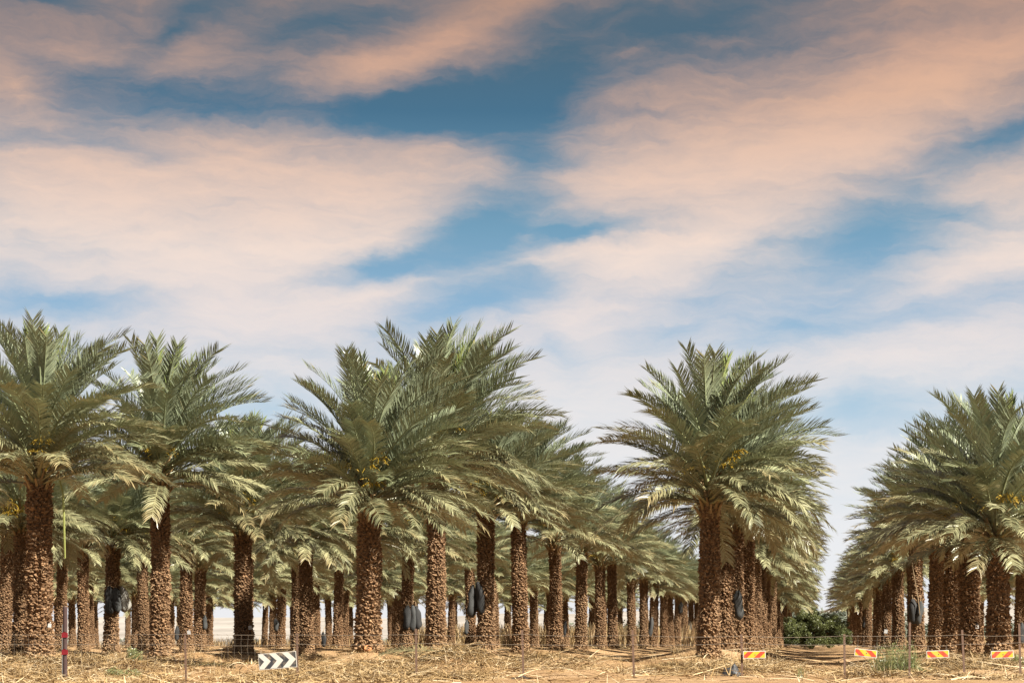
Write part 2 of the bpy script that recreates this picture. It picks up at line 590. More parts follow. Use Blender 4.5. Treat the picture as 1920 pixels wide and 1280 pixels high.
gx = graded(-6000, 6000, -20, 24, 0.16, 1.3)
gy = graded(-400, 9000, 30, 62, 0.16, 1.10)
GX, GY = np.meshgrid(gx, gy)
GZ = height(GX, GY)
gv = np.stack([GX, GY, GZ], -1).reshape(-1, 3)
nx, ny = len(gx), len(gy)
idx = np.arange(nx * ny).reshape(ny, nx)
gf = np.stack([idx[:-1, :-1], idx[:-1, 1:], idx[1:, 1:], idx[1:, :-1]], -1).reshape(-1, 4)
tag(obj('ground', mesh('ground', gv, gf, M['sand'], smooth=True)), kind='structure')


def hill_material():
    m, nt, p = material('pale desert hills')
    pos = nt.new('ShaderNodeNewGeometry').outputs['Position']
    sp = nt.new('ShaderNodeSeparateXYZ')
    nt.put(sp, 0, pos)
    n1 = nt.noise(nt.vmath('MULTIPLY', pos, (0.0076, 0.0076, 0.0912)), 1.0, 6, 0.65)
    n2 = nt.noise(nt.vmath('MULTIPLY', pos, (0.0380, 0.0152, 0.2660)), 1.0, 5, 0.7)
    c = nt.mix(nt.mapr(n1, 0.35, 0.65), (0.2052, 0.1900, 0.1748), (0.2736, 0.2546, 0.2356))
    c = nt.mix(nt.mapr(n2, 0.55, 0.70, 0, 0.55), c, (0.1444, 0.1330, 0.1102))
    nt.put(p, 'Base Color', c)
    p.inputs['Roughness'].default_value = 1.0
    p.inputs['Specular IOR Level'].default_value = 0.1
    return m


M['hill'] = hill_material()
hx = np.linspace(-4000, 4000, 241)
hy = np.linspace(1700, 5200, 46)
HX, HY = np.meshgrid(hx, hy)
rise = np.clip((HY - 1750) / 1100, 0, 1)
rise = rise * rise * (3 - 2 * rise)
ridge = 39 + 5 * np.sin(HX / 330 + 1) + 3 * np.sin(HX / 120) + 1.6 * np.sin(HX / 47 + 2) + 22 * np.clip((HX - 150) / 700, 0, 1)
HZ = rise * ridge + 0.8 * np.sin(HX / 33 + HY / 60) * rise - 0.6
hv = np.stack([HX, HY, HZ], -1).reshape(-1, 3)
idx = np.arange(hv.shape[0]).reshape(HX.shape)
hf = np.stack([idx[:-1, :-1], idx[:-1, 1:], idx[1:, 1:], idx[1:, :-1]], -1).reshape(-1, 4)
tag(obj('hills', mesh('hills', hv, hf, M['hill'], smooth=True)), kind='structure')


# ------------------------------------------------------------------ palm pieces
def frond_data(L, bend, style, rng):
    """one pinnate frond: base at the origin, growing along +X, curving down in XZ. returns verts, tris, dry, stem, rnd"""
    lift, sag, a0, a1, dryness, lmax = {
        'spear': (38, 0.02, 38, 24, 0.0, 0.52), 'upper': (28, 0.12, 54, 38, 0.03, 0.62),
        'mid': (16, 0.32, 58, 40, 0.03, 0.62), 'low': (4, 0.50, 58, 40, 0.06, 0.58)}[style]
    n = 16
    ts = np.linspace(0, 1, n)
    yaw = rng.uniform(-0.22, 0.22)
    pts, T = [], []
    p = Vector((0, 0, 0))
    for i, u in enumerate(ts):
        th = -bend * u ** 1.7
        ya = yaw * u * u
        d = Vector((math.cos(th) * math.cos(ya), math.cos(th) * math.sin(ya), math.sin(th)))
        if i:
            p = p + d * (L / (n - 1))
        pts.append(p.copy())
        T.append(d)
    vs, fs, dry, stem, rnd = [], [], [], [], []
    # midrib: three-sided, broad at the petiole
    for i, u in enumerate(ts):
        w = 0.055 * (1 - u) ** 1.3 + 0.006 + 0.05 * max(0, 1 - u * 9)
        h = 0.030 * (1 - u) + 0.006
        B = Vector((-T[i].y, T[i].x, 0)).normalized()
        N = T[i].cross(B) * -1
        if N.z < 0 and abs(T[i].z) < 0.95:
            N = -N
        for q in (pts[i] + B * w, pts[i] - B * w, pts[i] - N * h):
            vs.append(q)
            dry.append(0)
            stem.append(1)
            rnd.append(0.5)
    for i in range(n - 1):
        for j in range(3):
            a, b = i * 3 + j, i * 3 + (j + 1) % 3
            fs += [(a, b, b + 3), (a, b + 3, a + 3)]
    pairs = int(L * 22)
    tip_dry = rng.random() < (0.40 if style == 'low' else 0.15 if style == 'mid' else 0.0)
    for i in range(pairs):
        u = 0.15 + 0.845 * (i + rng.uniform(-.3, .3)) / (pairs - 1)
        u = min(max(u, 0.12), 0.998)
        x = u * (n - 1)
        a = min(int(x), n - 2)
        fr = x - a
        q = pts[a].lerp(pts[a + 1], fr)
        t_ = T[a].lerp(T[a + 1], fr).normalized()
        B = Vector((-t_.y, t_.x, 0)).normalized()
        N = B.cross(t_) * -1
        if N.z < 0:
            N = -N
        prof = min(1.0, 0.42 + (u - 0.12) * 2.6) * (1 - 0.30 * max(0, (u - 0.6) / 0.4) ** 1.5)
        for s in (1, -1):
            l = lmax * prof * rng.uniform(0.85, 1.12)
            al = R(a0 + (a1 - a0) * u ** 0.8 + rng.uniform(-7, 7))
            be = R(lift + rng.gauss(0, 7))
            d = (t_ * math.cos(al) + (B * s * math.cos(be) + N * math.sin(be)) * math.sin(al)).normalized()
            sg = sag * rng.uniform(0.5, 1.4)
            m_ = q + d * l * 0.5
            d2 = (d + Vector((0, 0, -1)) * sg).normalized()
            e_ = m_ + d2 * l * 0.5
            ph = R(rng.gauss(0, 17))
            nn = N * math.cos(ph) + B * s * math.sin(ph)
            w = d.cross(nn).normalized() * (0.0160 * rng.uniform(0.8, 1.25))
            b0 = len(vs)
            vs += [q - w * 0.6, q + w * 0.6, m_ + w, m_ - w, e_]
            fs += [(b0, b0 + 1, b0 + 2), (b0, b0 + 2, b0 + 3), (b0 + 3, b0 + 2, b0 + 4)]
            dd = min(1, max(0, dryness * rng.uniform(0, 1.6) + (0.75 * max(0, (u - 0.72) / 0.28) if tip_dry else 0) + (0.8 if rng.random() < 0.02 else 0)))
            dry += [dd * 0.5] * 2 + [dd] * 2 + [min(1, dd * 1.2 + 0.12)]
            stem += [0.35, 0.35, 0, 0, 0]
            r_ = rng.random()
            rnd += [r_] * 5
    return np.array([tuple(v) for v in vs]), np.array(fs), np.array(dry), np.array(stem), np.array(rnd)


prng = random.Random(11)
FR = {}
for style, spec, mat in (('spear', [(2.7, 0.14), (2.95, 0.24), (2.5, 0.18)], 'young'),
                         ('upper', [(3.35, 0.62), (3.55, 0.80), (3.25, 0.52), (3.45, 0.70)], 'leaf'),
                         ('mid', [(3.35, 0.80), (3.5, 0.98), (3.25, 0.90), (3.45, 0.70)], 'leaf_mid'),
                         ('low', [(3.15, 0.92), (3.3, 0.76), (3.0, 1.12), (3.35, 0.84)], 'leaf_low')):
    FR[style] = []
    for L, bnd in spec:
        d = frond_data(L, bnd, style, prng)
        FR[style].append((mesh('frond', d[0], d[1], M[mat], {'dry': d[2], 'stem': d[3], 'rnd': d[4]}), d, mat))

WIND = 0.20


def crown_plan(rng, n=86, size=1.0):
    """list of (style, variant, base point rel. crown top, euler, scale)"""
    out = []
    a = rng.uniform(0, 6.28)
    wind = WIND * rng.uniform(.5, 1.4)
    ex, emin = rng.uniform(.76, .95), rng.uniform(3, 19)
    tip = Matrix.Rotation(R(rng.uniform(-9, 9)), 3, 'X') @ Matrix.Rotation(R(rng.uniform(-6, 9)), 3, 'Y')
    thin = rng.uniform(.02, .16)
    for i in range(n):
        u = (i + 0.5) / n
        if u > .3 and rng.random() < thin:
            a += 2.39996
            continue
        a += 2.39996 + rng.uniform(-.2, .2)
        e = 86 - (86 - emin) * u ** ex + rng.uniform(-9, 9)
        style = 'spear' if u < 0.07 else 'upper' if u < 0.42 else 'mid' if u < 0.72 else 'low'
        hx_, hy_ = math.cos(a), math.sin(a)
        ce = math.cos(R(e))
        v = Vector((hx_ * ce + wind * (0.5 + 0.5 * abs(ce)), hy_ * ce, math.sin(R(e))))
        v = tip @ v
        v.normalize()
        heading = math.atan2(v.y, v.x)
        elev = math.asin(max(-1, min(1, v.z)))
        base = Vector((math.cos(a) * (0.05 + 0.20 * u), math.sin(a) * (0.05 + 0.20 * u), -1.45 * u))
        rot = (Matrix.Rotation(heading, 3, 'Z') @ Matrix.Rotation(-elev, 3, 'Y') @ Matrix.Rotation(R(rng.uniform(-28, 28)), 3, 'X')).to_euler()
        sc = size * rng.uniform(0.90, 1.07) * (1.04 if v.x > 0.3 else 1.0)
        out.append((style, rng.randrange(len(FR[style])), base, rot, sc))
    return out


CROWN_MATS = ['leaf', 'leaf_mid', 'leaf_low', 'young']


def crown_mesh(plan):
    V, Fc, D, St, Rn, mi = [], [], [], [], [], []
    b = 0
    for style, vi, base, rot, sc in plan:
        _, d, mat = FR[style][vi]
        m = np.array(rot.to_matrix()) * sc
        v = d[0] @ m.T + np.array(base)
        V.append(v)
        Fc.append(d[1] + b)
        b += len(v)
        D.append(d[2])
        St.append(d[3])
        Rn.append(np.clip(d[4] * 0.6 + prng.uniform(0, 0.4), 0, 1))
        mi.append(np.full(len(d[1]), CROWN_MATS.index(mat)))
    return mesh('crown', np.concatenate(V), np.concatenate(Fc), mats=[M[c] for c in CROWN_MATS],
                attrs={'dry': np.concatenate(D), 'stem': np.concatenate(St), 'rnd': np.concatenate(Rn)}, midx=np.concatenate(mi))


FAR_CROWNS = [crown_mesh(crown_plan(random.Random(100 + i), 104)) for i in range(6)]


def boot_geo(rng, w=0.076, l=0.095):
    """one leaf-base stub: a short scale tilted off the trunk with a paler cut end. local: X across, Y outward, Z up"""
    w0, w1 = w * rng.uniform(.8, 1.2) / 2, w * rng.uniform(.5, .95) / 2
    th = rng.uniform(.025, .05)
    out = rng.uniform(.015, .085)
    sk = rng.uniform(-.03, .03)
    lz = l * rng.uniform(.6, 1.25)
    j = lambda a=.012: rng.uniform(-a, a)
    end = [(-w1 + sk, out - th * .7, lz + j()), (w1 + sk, out - th * .7, lz + j()), (w1 * .9 + sk, out + th * .5, lz * .72 + j(.02)), (-w1 * .9 + sk, out + th * .5, lz * .72 + j(.02))]
    vs = [(-w0, -.06, 0), (w0, -.06, 0), (w0 * .8, th * .5, 0), (-w0 * .8, th * .5, 0)] + end + end
    f0 = len(vs)
    vs += [end[0], end[1], (sk + j(.03), out - th * .5 + j(.02), lz * rng.uniform(1.2, 1.7))]      # frayed fibre
    fs = [(0, 1, 2, 3), (3, 2, 6, 7), (0, 3, 7, 4), (1, 5, 6, 2), (0, 4, 5, 1), (8, 11, 10, 9), (f0, f0 + 1, f0 + 2)]
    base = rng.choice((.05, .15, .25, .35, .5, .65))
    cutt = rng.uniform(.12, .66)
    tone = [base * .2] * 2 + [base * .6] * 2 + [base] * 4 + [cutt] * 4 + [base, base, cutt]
    return vs, fs, tone


BOOTS = []
brng = random.Random(3)
for i in range(16):
    vs, fs, tn = boot_geo(brng)
    BOOTS.append((mesh('leaf_base', vs, fs, M['trunk'], {'tone': tn}), vs, fs, tn))


def trunk_radius(z, h):
    return 0.272 + 0.085 * math.exp(-z / 0.28) - 0.03 * (z / h) + 0.014 * math.sin(z * 3.1) + 0.010 * math.sin(z * 7.3 + 1)


def boot_spots(h, rng, z0=0.05):
    """phyllotactic positions of leaf bases: (angle, z, variant, scale, jitter)"""
    out = []
    n = int(h * 390)
    for i in range(n):
        z = z0 + (h - z0) * (i + .5) / n
        a = (i * 2.39996 + rng.uniform(-.14, .14)) % (2 * math.pi)
        out.append((a, z + rng.uniform(-.045, .045), rng.randrange(len(BOOTS)), rng.uniform(.7, 1.35), rng.gauss(0, .45)))
    return out


def boot_matrix(a, z, sc, jit, h):
    r = trunk_radius(max(z, 0), h)
    return Matrix.Translation((math.cos(a) * r, math.sin(a) * r, z)) @ Matrix.Rotation(a - math.pi / 2, 4, 'Z') @ Matrix.Rotation(jit, 4, 'Y') @ Matrix.Scale(sc, 4)


def boots_mesh(spots, h):
    mb = MB()
    for a, z, vi, sc, jit in spots:
        m = boot_matrix(a, z, sc, jit, h)
        _, vs, fs, tn = BOOTS[vi]
        mb.add([m @ Vector(v) for v in vs], fs, tn)
    rng = random.Random(len(spots))
    for i in range(int(h * 95)):                    # loose fibres and broken stalks sticking out of the bark
        a, z = rng.uniform(0, 6.28), h * rng.random() ** 1.3
        r = trunk_radius(z, h) + .03
        t_ = Vector((-math.sin(a), math.cos(a), 0))
        o_ = Vector((math.cos(a), math.sin(a), 0))
        d = (t_ * rng.uniform(-1, 1) + o_ * rng.uniform(.1, .7) + Vector((0, 0, rng.uniform(-.9, .6)))).normalized() * rng.uniform(.07, .24)
        p = o_ * r + Vector((0, 0, z))
        w = d.cross(o_).normalized() * rng.uniform(.006, .013)
        mb.add([p - w, p + w, p + d * .6 + w * .6 + o_ * .02, p + d], [(0, 1, 2), (0, 2, 3)], rng.uniform(.5, 1.1))
    return mb.me('leaf_bases', M['trunk'])


def core_mesh(h):
    mb = MB()
    zs = [-.3] + list(np.linspace(0, h, 12))
    mb.tube([(0, 0, z) for z in zs], [trunk_radius(max(z, 0), h) - .012 for z in zs], 14, 0.02)
    return mb.me('trunk', M['trunk'], True)


def petioles_mesh(rng):
    """cut leaf stalks ringing the top of the trunk; origin at the trunk top"""
    mb = MB()
    for i in range(60):
        a = i * 2.39996
        u = i / 60
        z = -.25 + 1.65 * (1 - u)
        r0 = .25 - .14 * (1 - u)
        l = rng.uniform(.25, .6)
        el_ = R(rng.uniform(48, 75))
        d = Vector((math.cos(a) * math.cos(el_), math.sin(a) * math.cos(el_), math.sin(el_)))
        p0 = Vector((math.cos(a) * r0, math.sin(a) * r0, z))
        mb.tube([p0, p0 + d * l * .5, p0 + d * l], [.065, .042, .03], 5, rng.random())
    # ragged brown fibre between them
    mb.tube([(0, 0, -.3), (0, 0, .4), (0, 0, 1.6)], [.27, .23, .09], 10, 0.1)
    return mb.me('petiole_stubs', M['petiole'])


def fruit_mesh(rng):
    mb = MB()
    pts = [Vector((0, 0, 0))]
    for i in range(6):
        th = R(62 - 20 * i)
        pts.append(pts[-1] + Vector((math.cos(th), 0, math.sin(th))) * .17)
    mb.tube(pts[:5], [.032, .03, .027, .024, .02], 5, .5)
    for k in range(16):
        q = pts[3].lerp(pts[4], rng.random())
        a = rng.uniform(0, 6.28)
        d = Vector((.55 + .5 * math.cos(a), .55 * math.sin(a), rng.uniform(-.2, .5))).normalized()
        l = rng.uniform(.25, .5)
        m_ = q + d * l * .5
        e_ = m_ + (d + Vector((0, 0, -.9))).normalized() * l * .5
        mb.tube([q, m_, e_], [.010, .011, .008], 3, rng.random(), False)
    return mb.me('fruit_stalk', M['fruit'])


prg = random.Random(21)
PETIOLES = [petioles_mesh(prg) for _ in range(3)]
FRUITS = [fruit_mesh(prg) for _ in range(4)]
FAR_TRUNKS = {}


def far_trunk(h):
    key = round(h * 5) / 5
    if key not in FAR_TRUNKS:
        rng = random.Random(int(key * 100))
        FAR_TRUNKS[key] = (core_mesh(key), [boots_mesh(boot_spots(key, rng), key) for _ in range(2)])
    return key, FAR_TRUNKS[key]


ORD = ['front', 'second', 'third', 'fourth', 'fifth', 'sixth', 'seventh', 'eighth', 'ninth', 'tenth', 'eleventh', 'twelfth', 'thirteenth',
       'fourteenth', 'fifteenth', 'sixteenth', 'seventeenth', 'eighteenth', 'nineteenth', 'twentieth', 'twenty-first', 'twenty-second', 'twenty-third']
ROW_WORDS = {
    'track right': 'in the row along the right side of the dirt track',
    'track left': 'in the row along the left side of the dirt track',
    'chevron': 'in the row led by the palm beside the chevron sign',
    'banded post': 'in the row led by the palm behind the red-banded post',
    'left edge': 'in the first row left of the red-banded post row',
    'second left': 'in the second row left of the red-banded post row',
    'third left': 'in the third row left of the red-banded post row',
    'fourth left': 'in the fourth row left of the red-banded post row',
    'fifth left': 'in the fifth row left of the red-banded post row',
    'sixth left': 'in the sixth row left of the red-banded post row',
    'right edge': 'in the rightmost row, beyond the dirt track rows',
}
SPECIAL = {
    ('track right', 0): 'short date palm at the front right, above the two rightmost hazard boards',
    ('track left', 0): 'broad date palm standing alone at the left edge of the dirt track entrance',
    ('chevron', 0): 'wide spreading date palm right of the chevron sign, orange scar at its foot',
    ('chevron', 1): 'tallest date palm in the middle, right behind the wide palm by the chevron sign',
    ('banded post', 0): 'thick-trunked tall date palm behind the maroon post with red bands',
    ('banded post', 1): 'tall pale-trunked date palm, second back behind the red-banded post',
}
TRUNK_H = {('track right', 0): 3.2, ('track right', 1): 3.95, ('track right', 2): 4.3, ('track right', 3): 4.6, ('track left', 0): 4.35, ('track left', 1): 4.9, ('chevron', 0): 3.95,
           ('chevron', 1): 6.1, ('chevron', 2): 5.4, ('chevron', 3): 5.6, ('banded post', 0): 5.05, ('banded post', 1): 5.7, ('banded post', 2): 4.7, ('left edge', 2): 4.6}
GROUP = 'date palms planted in rows'
FULL_K = 6            # palms up to this place in their row carry every frond as a part
PALMS = {}


def build_palm(row, k, rng):
    off, k0, _ = ROWS[row]
    y = Y0 + DY * k + (rng.uniform(-.25, .25) if k else 0)
    x = row_x(off, y) + (rng.uniform(-.2, .2) if k > 1 else 0)
    h = TRUNK_H.get((row, k), (5.1 if k < 8 else 4.45) + rng.uniform(-.5, .55))
    if k > FULL_K or (row, k) not in TRUNK_H:
        h, far = far_trunk(h)
    z = gh(x, y)
    root = bpy.data.objects.new('date_palm', None)
    COL.objects.link(root)
    root.empty_display_size = 0.3
    root.location = (x, y, z - .04)
    lean = (R(rng.uniform(-1.8, 1.8)), R(rng.uniform(-1.6, 2.0)), 0) if k else (R(-.4), R(rng.uniform(-.8, .8)), 0)
    root.rotation_euler = lean
    lab = SPECIAL.get((row, k)) or f'{ORD[k - k0].replace("front", "nearest")} date palm {ROW_WORDS[row]}'
    tag(root, lab, 'palm tree', GROUP)
    PALMS[(row, k)] = (Vector((x, y, z)), h)
    big = (row, k) in TRUNK_H
    if big:
        tr = obj('trunk', core_mesh(h), root)
        if (row, k) == ('banded post', 0):
            tr.scale = (1.12, 1.12, 1)
        spots = boot_spots(h, rng)
        front = []
        if k == 0:
            vx, vy = -x / math.hypot(x, y), -y / math.hypot(x, y)
            spots.sort(key=lambda s: -(math.cos(s[0]) * vx + math.sin(s[0]) * vy))
            front, spots = spots[:298], spots[298:]
        for a, zz, vi, sc, jit in front:
            o = obj('leaf_base', BOOTS[vi][0], tr)
            o.matrix_local = boot_matrix(a, zz, sc, jit, h)
        tag(obj('leaf_bases', boots_mesh(spots, h), tr), kind='stuff')
        if (row, k) in (('chevron', 0), ('banded post', 0)):
            mb = MB()
            mb.tube([(0.02, -.28, .10), (0.03, -.40, .16)], [.13, .10], 7)
            obj('cut_scar', mb.me('cut_scar', M['scar']), tr)
    else:
        tr = obj('trunk', far[0], root)
        b = tag(obj('leaf_bases', far[1][rng.randrange(2)], tr, None, (0, 0, rng.uniform(0, 6.28))), kind='stuff')
    if (row, k) != ('banded post', 0):
        w_ = rng.uniform(.90, 1.08)
        tr.scale = (w_, w_, 1)
    ps = tag(obj('petiole_stubs', PETIOLES[rng.randrange(3)], root, (0, 0, h), (0, 0, rng.uniform(0, 6.28))), kind='stuff')
    top = Vector((0, 0, h + 1.55))
    size = {('track right', 0): .96, ('chevron', 0): 1.0, ('chevron', 1): 1.14, ('banded post', 0): 1.02, ('banded post', 1): 1.08, ('track left', 0): .99}.get((row, k), rng.uniform(.91, 1.09))
    if k <= FULL_K:
        for style, vi, base, rot_, sc in crown_plan(rng, 122 if k < 4 else 104, size):
            o = obj('frond', FR[style][vi][0], root, top + base, rot_)
            o.scale = (sc, sc, sc)
        for i in range(6 if k < 3 else 3):
            an = R(-90 + rng.uniform(-70, 70))
            o = obj('fruit_stalk', FRUITS[rng.randrange(4)], root, (math.cos(an) * .2, math.sin(an) * .2, h + rng.uniform(.35, 1.35)), (0, 0, an))
            o.scale = (1.1,) * 3
    else:
        c = obj('crown', FAR_CROWNS[rng.randrange(6)], root, top, (0, 0, rng.uniform(-.5, .5)))
        c.scale = (size,) * 3
        tag(c, kind='stuff')
    return root


rr = random.Random(77)
for row, (off, k0, k1) in ROWS.items():
    for k in range(k0, k1 + 1):
        build_palm(row, k, random.Random(rr.randrange(10 ** 6)))

#@@DETAILS
# ------------------------------------------------------------------ loose straw, reeds, far grove
def ribbons(n, pos, length, width, elev, bend, rng, seg=3, yaw=None):
    """n curved blades: pos (n,3), arrays length/width/elev(rad)/bend(rad)"""
    a = rng.uniform(0, 2 * np.pi, n) if yaw is None else yaw
    P = [pos]
    for i in range(seg):
        e = elev - bend * (i / max(1, seg - 1))
        d = np.stack([np.cos(a) * np.cos(e), np.sin(a) * np.cos(e), np.sin(e)], -1)
        P.append(P[-1] + d * (length / seg)[:, None])
    tw = rng.uniform(-0.8, 0.8, n)
    side = np.stack([-np.sin(a) * np.cos(tw), np.cos(a) * np.cos(tw), np.sin(tw)], -1)
    V = []
    for i, p in enumerate(P):
        w = width * (1 - 0.8 * (i / seg)) * 0.5
        V += [p + side * w[:, None], p - side * w[:, None]]
    V = np.stack(V, 1)
    m = V.shape[1]
    base = (np.arange(n) * m)[:, None]
    Fc = np.concatenate([base + np.array([2 * i, 2 * i + 1, 2 * i + 3, 2 * i + 2]) for i in range(seg)], 0)
    return V.reshape(-1, 3), Fc, m


nr = np.random.RandomState(9)


def straw_field(name, n_bg, n_heap, label=None):
    xs, ys = [], []
    y = 31.5 + 30 * nr.uniform(0, 1, n_bg) ** 1.9
    x = nr.uniform(-0.31, 0.31, n_bg) * y
    patch = np.clip(bumps(x * .9 + 40, y * .9) * 1.3 + .12, 0, 1)
    pxs = 960 + x / y * F
    for lo, hi in ((335, 480), (560, 680), (990, 1240)):
        patch = np.where((pxs > lo) & (pxs < hi) & (y < 47.5), patch * .25, patch)
    keep = nr.uniform(0, 1, n_bg) < (0.06 + 0.94 * patch) * np.where(np.abs(x - row_x(1.3, y)) < 1.9, .15, 1) * np.where(y < 36, .6, 1)
    xs.append(x[keep]); ys.append(y[keep])
    for px, Y, a, b, hh in HEAPS:
        k = int(n_heap * (hh + .1) * a * (.12 if Y > 46 and px > 990 else 1) * (.15 if px in (420, 610, 1110) else 1))
        xs.append((px - 960) / F * Y + nr.normal(0, .75, k) * a)
        ys.append(Y + nr.normal(0, .7, k) * b)
    for off, k0, k1 in ROWS.values():     # straw caught round the palm feet
        for kk in range(k0, min(k1, 9) + 1):
            yy = Y0 + DY * kk
            k = int(260 / (1 + .12 * kk))
            an, rad = nr.uniform(0, 6.28, k), np.abs(nr.normal(.35, .75, k))
            xs.append(row_x(off, yy) + np.cos(an) * rad)
            ys.append(yy + np.sin(an) * rad)
    x, y = np.concatenate(xs), np.concatenate(ys)
    n = len(x)
    z = height(x, y) + nr.uniform(-.01, .05, n)
    up = nr.uniform(0, 1, n) < np.where(y < 42, .30, .2)
    el_ = np.where(up, nr.uniform(.5, 1.3, n), nr.uniform(-.05, .42, n))
    V, Fc, m = ribbons(n, np.stack([x, y, z], -1), np.where(up, nr.uniform(.05, .26, n), nr.uniform(.15, .8, n)), nr.uniform(.008, .026, n) * np.clip(y / 44, 1, 2),
                       el_, nr.uniform(-.2, 1.1, n), nr)
    tone = np.repeat(np.clip(nr.normal(.52, .30, n), 0, 1), m)
    return tag(obj(name, mesh(name, V, Fc, M['straw'], {'tone': tone})), label, None, None, 'stuff')


straw_field('straw', 38000, 4800)

# broken stalks and bleached leaf ribs lying about
n = 900
y = 32 + 26 * nr.uniform(0, 1, n) ** 1.3
x = nr.uniform(-.31, .31, n) * y
V, Fc, m = ribbons(n, np.stack([x, y, height(x, y) + .02], -1), nr.uniform(.35, 1.5, n), nr.uniform(.016, .036, n), nr.uniform(-.06, .22, n), nr.uniform(-.1, .35, n), nr)
tag(obj('dead_stalks', mesh('dead_stalks', V, Fc, M['straw'], {'tone': np.repeat(np.clip(nr.normal(.62, .35, n), 0, 1), m)})), kind='stuff')

# upright tufts of dry grass
n = 9000
cx_, cy_ = [], []
for _ in range(260):
    yy = nr.uniform(40, 75)
    xx = nr.uniform(-.31, .31) * yy
    if abs(xx - row_x(1.3, yy)) < 2.0:
        continue
    cx_.append(xx + nr.normal(0, .10, 22)); cy_.append(yy + nr.normal(0, .10, 22))
x, y = np.concatenate(cx_), np.concatenate(cy_)
n = len(x)
V, Fc, m = ribbons(n, np.stack([x, y, height(x, y) - .01], -1), nr.uniform(.15, .55, n), nr.uniform(.007, .014, n), nr.uniform(.8, 1.5, n), nr.uniform(.1, 1.3, n), nr)
tag(obj('dry_grass', mesh('dry_grass', V, Fc, M['straw'], {'tone': np.repeat(np.clip(nr.normal(.6, .2, n), 0, 1), m)})), kind='stuff')

# tall dry grass standing beyond the palms
M['reed'] = M['straw']
xs, ys, hs = [], [], []
for lo, hi, d0, d1, k, hh in ((780, 1300, 172, 215, 9000, 2.7), (380, 780, 172, 215, 1800, 1.1), (-60, 380, 172, 215, 1000, .9), (1660, 1960, 172, 215, 2500, 1.4)):
    d = nr.uniform(d0, d1, k)
    xs.append((nr.uniform(lo, hi, k) - 960) / F * d); ys.append(d)
    hs.append(nr.uniform(.55, 1.0, k) * hh)
x, y, h_ = np.concatenate(xs), np.concatenate(ys), np.concatenate(hs)
n = len(x)
V, Fc, m = ribbons(n, np.stack([x, y, height(x, y)], -1), h_, nr.uniform(.05, .10, n), nr.uniform(1.25, 1.55, n), nr.uniform(0, .5, n), nr)
tag(obj('tall_grass', mesh('tall_grass', V, Fc, M['reed'], {'tone': np.repeat(np.clip(nr.normal(.55, .22, n), 0, 1), m)})), kind='stuff')


def leaf_cloud(centres, per, size, rng, squash=1.0):
    """small leaf faces through ellipsoid clumps. centres: (x, y, z, rx, ry, rz)"""
    V, rn = [], []
    for (cx, cy, cz, rx, ry, rz) in centres:
        d = rng.normal(0, 1, (per, 3))
        d /= np.linalg.norm(d, axis=1)[:, None]
        r = rng.uniform(.45, 1.06, per) ** .6
        p = np.array([cx, cy, cz]) + d * r[:, None] * np.array([rx, ry, rz])
        a = rng.normal(0, 1, (per, 3)); a /= np.linalg.norm(a, axis=1)[:, None]
        b = np.cross(a, rng.normal(0, 1, (per, 3))); b /= np.linalg.norm(b, axis=1)[:, None] + 1e-6
        s = size * rng.uniform(.6, 1.3, per)[:, None]
        V.append(np.stack([p - a * s, p + b * s * .38, p + a * s, p - b * s * .38], 1))
        rn.append(np.repeat(np.clip(rng.normal(.5, .25, per), 0, 1), 4))
    V = np.concatenate(V).reshape(-1, 3)
    Fc = np.arange(len(V)).reshape(-1, 4)
    return V, Fc, np.concatenate(rn)


M['grove'] = leaf_material('dusty hazed far foliage', (0.060, 0.072, 0.054), (0.110, 0.125, 0.095), (0.10, 0.115, 0.09), (0.16, 0.14, 0.10), (0.12, 0.11, 0.08), 0.05, 0.2)  # dusty green, greyed in the colour to stand for distance haze
cl = []
for i in range(120):
    d = nr.uniform(330, 400)
    px = nr.uniform(1060, 1990)
    top = nr.uniform(3.5, 7.6) * (1.0 if px > 1400 else .75)
    w = nr.uniform(2.5, 4.5)
    cl.append(((px - 960) / F * d, d, top * .5, w, w * .7, top * .5))
for i in range(44):
    d = nr.uniform(290, 330)
    px = nr.uniform(1420, 1680)
    top = nr.uniform(5.2, 7.2)
    w = nr.uniform(2.0, 3.5)
    cl.append(((px - 960) / F * d, d, top * .5, w, w * .7, top * .5))
V, Fc, rn = leaf_cloud(cl, 230, .45, nr)
z0 = np.zeros(len(V))
tag(obj('far_grove', mesh('far_grove', V, Fc, M['grove'], {'dry': z0, 'stem': z0, 'rnd': rn})), kind='stuff')

cl = []
for i in range(130):
    d = nr.uniform(700, 1500)
    px = nr.uniform(-200, 2100)
    w = nr.uniform(1.5, 5)
    cl.append(((px - 960) / F * d, d, .6, w, w, nr.uniform(.6, 1.8)))
V, Fc, rn = leaf_cloud(cl, 26, .8, nr)
z0 = np.zeros(len(V))
tag(obj('far_scrub', mesh('far_scrub', V, Fc, M['grove'], {'dry': z0, 'stem': z0, 'rnd': rn})), kind='stuff')

# ------------------------------------------------------------------ bush closing the track
bD = 168.0
bx = (1521 - 960) / F * bD
bush = bpy.data.objects.new('bush', None)
COL.objects.link(bush)
bush.location = (bx, bD, gh(bx, bD))
tag(bush, 'large round dark green bush closing the far end of the dirt track', 'bush')
cl = []
for i in range(150):
    a = nr.uniform(0, 6.28)
    rr_ = math.sqrt(nr.uniform(0, 1)) * 3.0
    zc = nr.uniform(.3, 3.35) * (1 - (rr_ / 4.4) ** 2) + .3
    cl.append((math.cos(a) * rr_ * 1.3, math.sin(a) * rr_ * .7, zc, nr.uniform(.25, .7), nr.uniform(.25, .6), nr.uniform(.22, .6)))
V, Fc, rn = leaf_cloud(cl, 480, .075, nr)
z0 = np.zeros(len(V))
tag(obj('foliage', mesh('foliage', V, Fc, M['bush'], {'dry': z0, 'stem': z0, 'rnd': rn}), bush), kind='stuff')
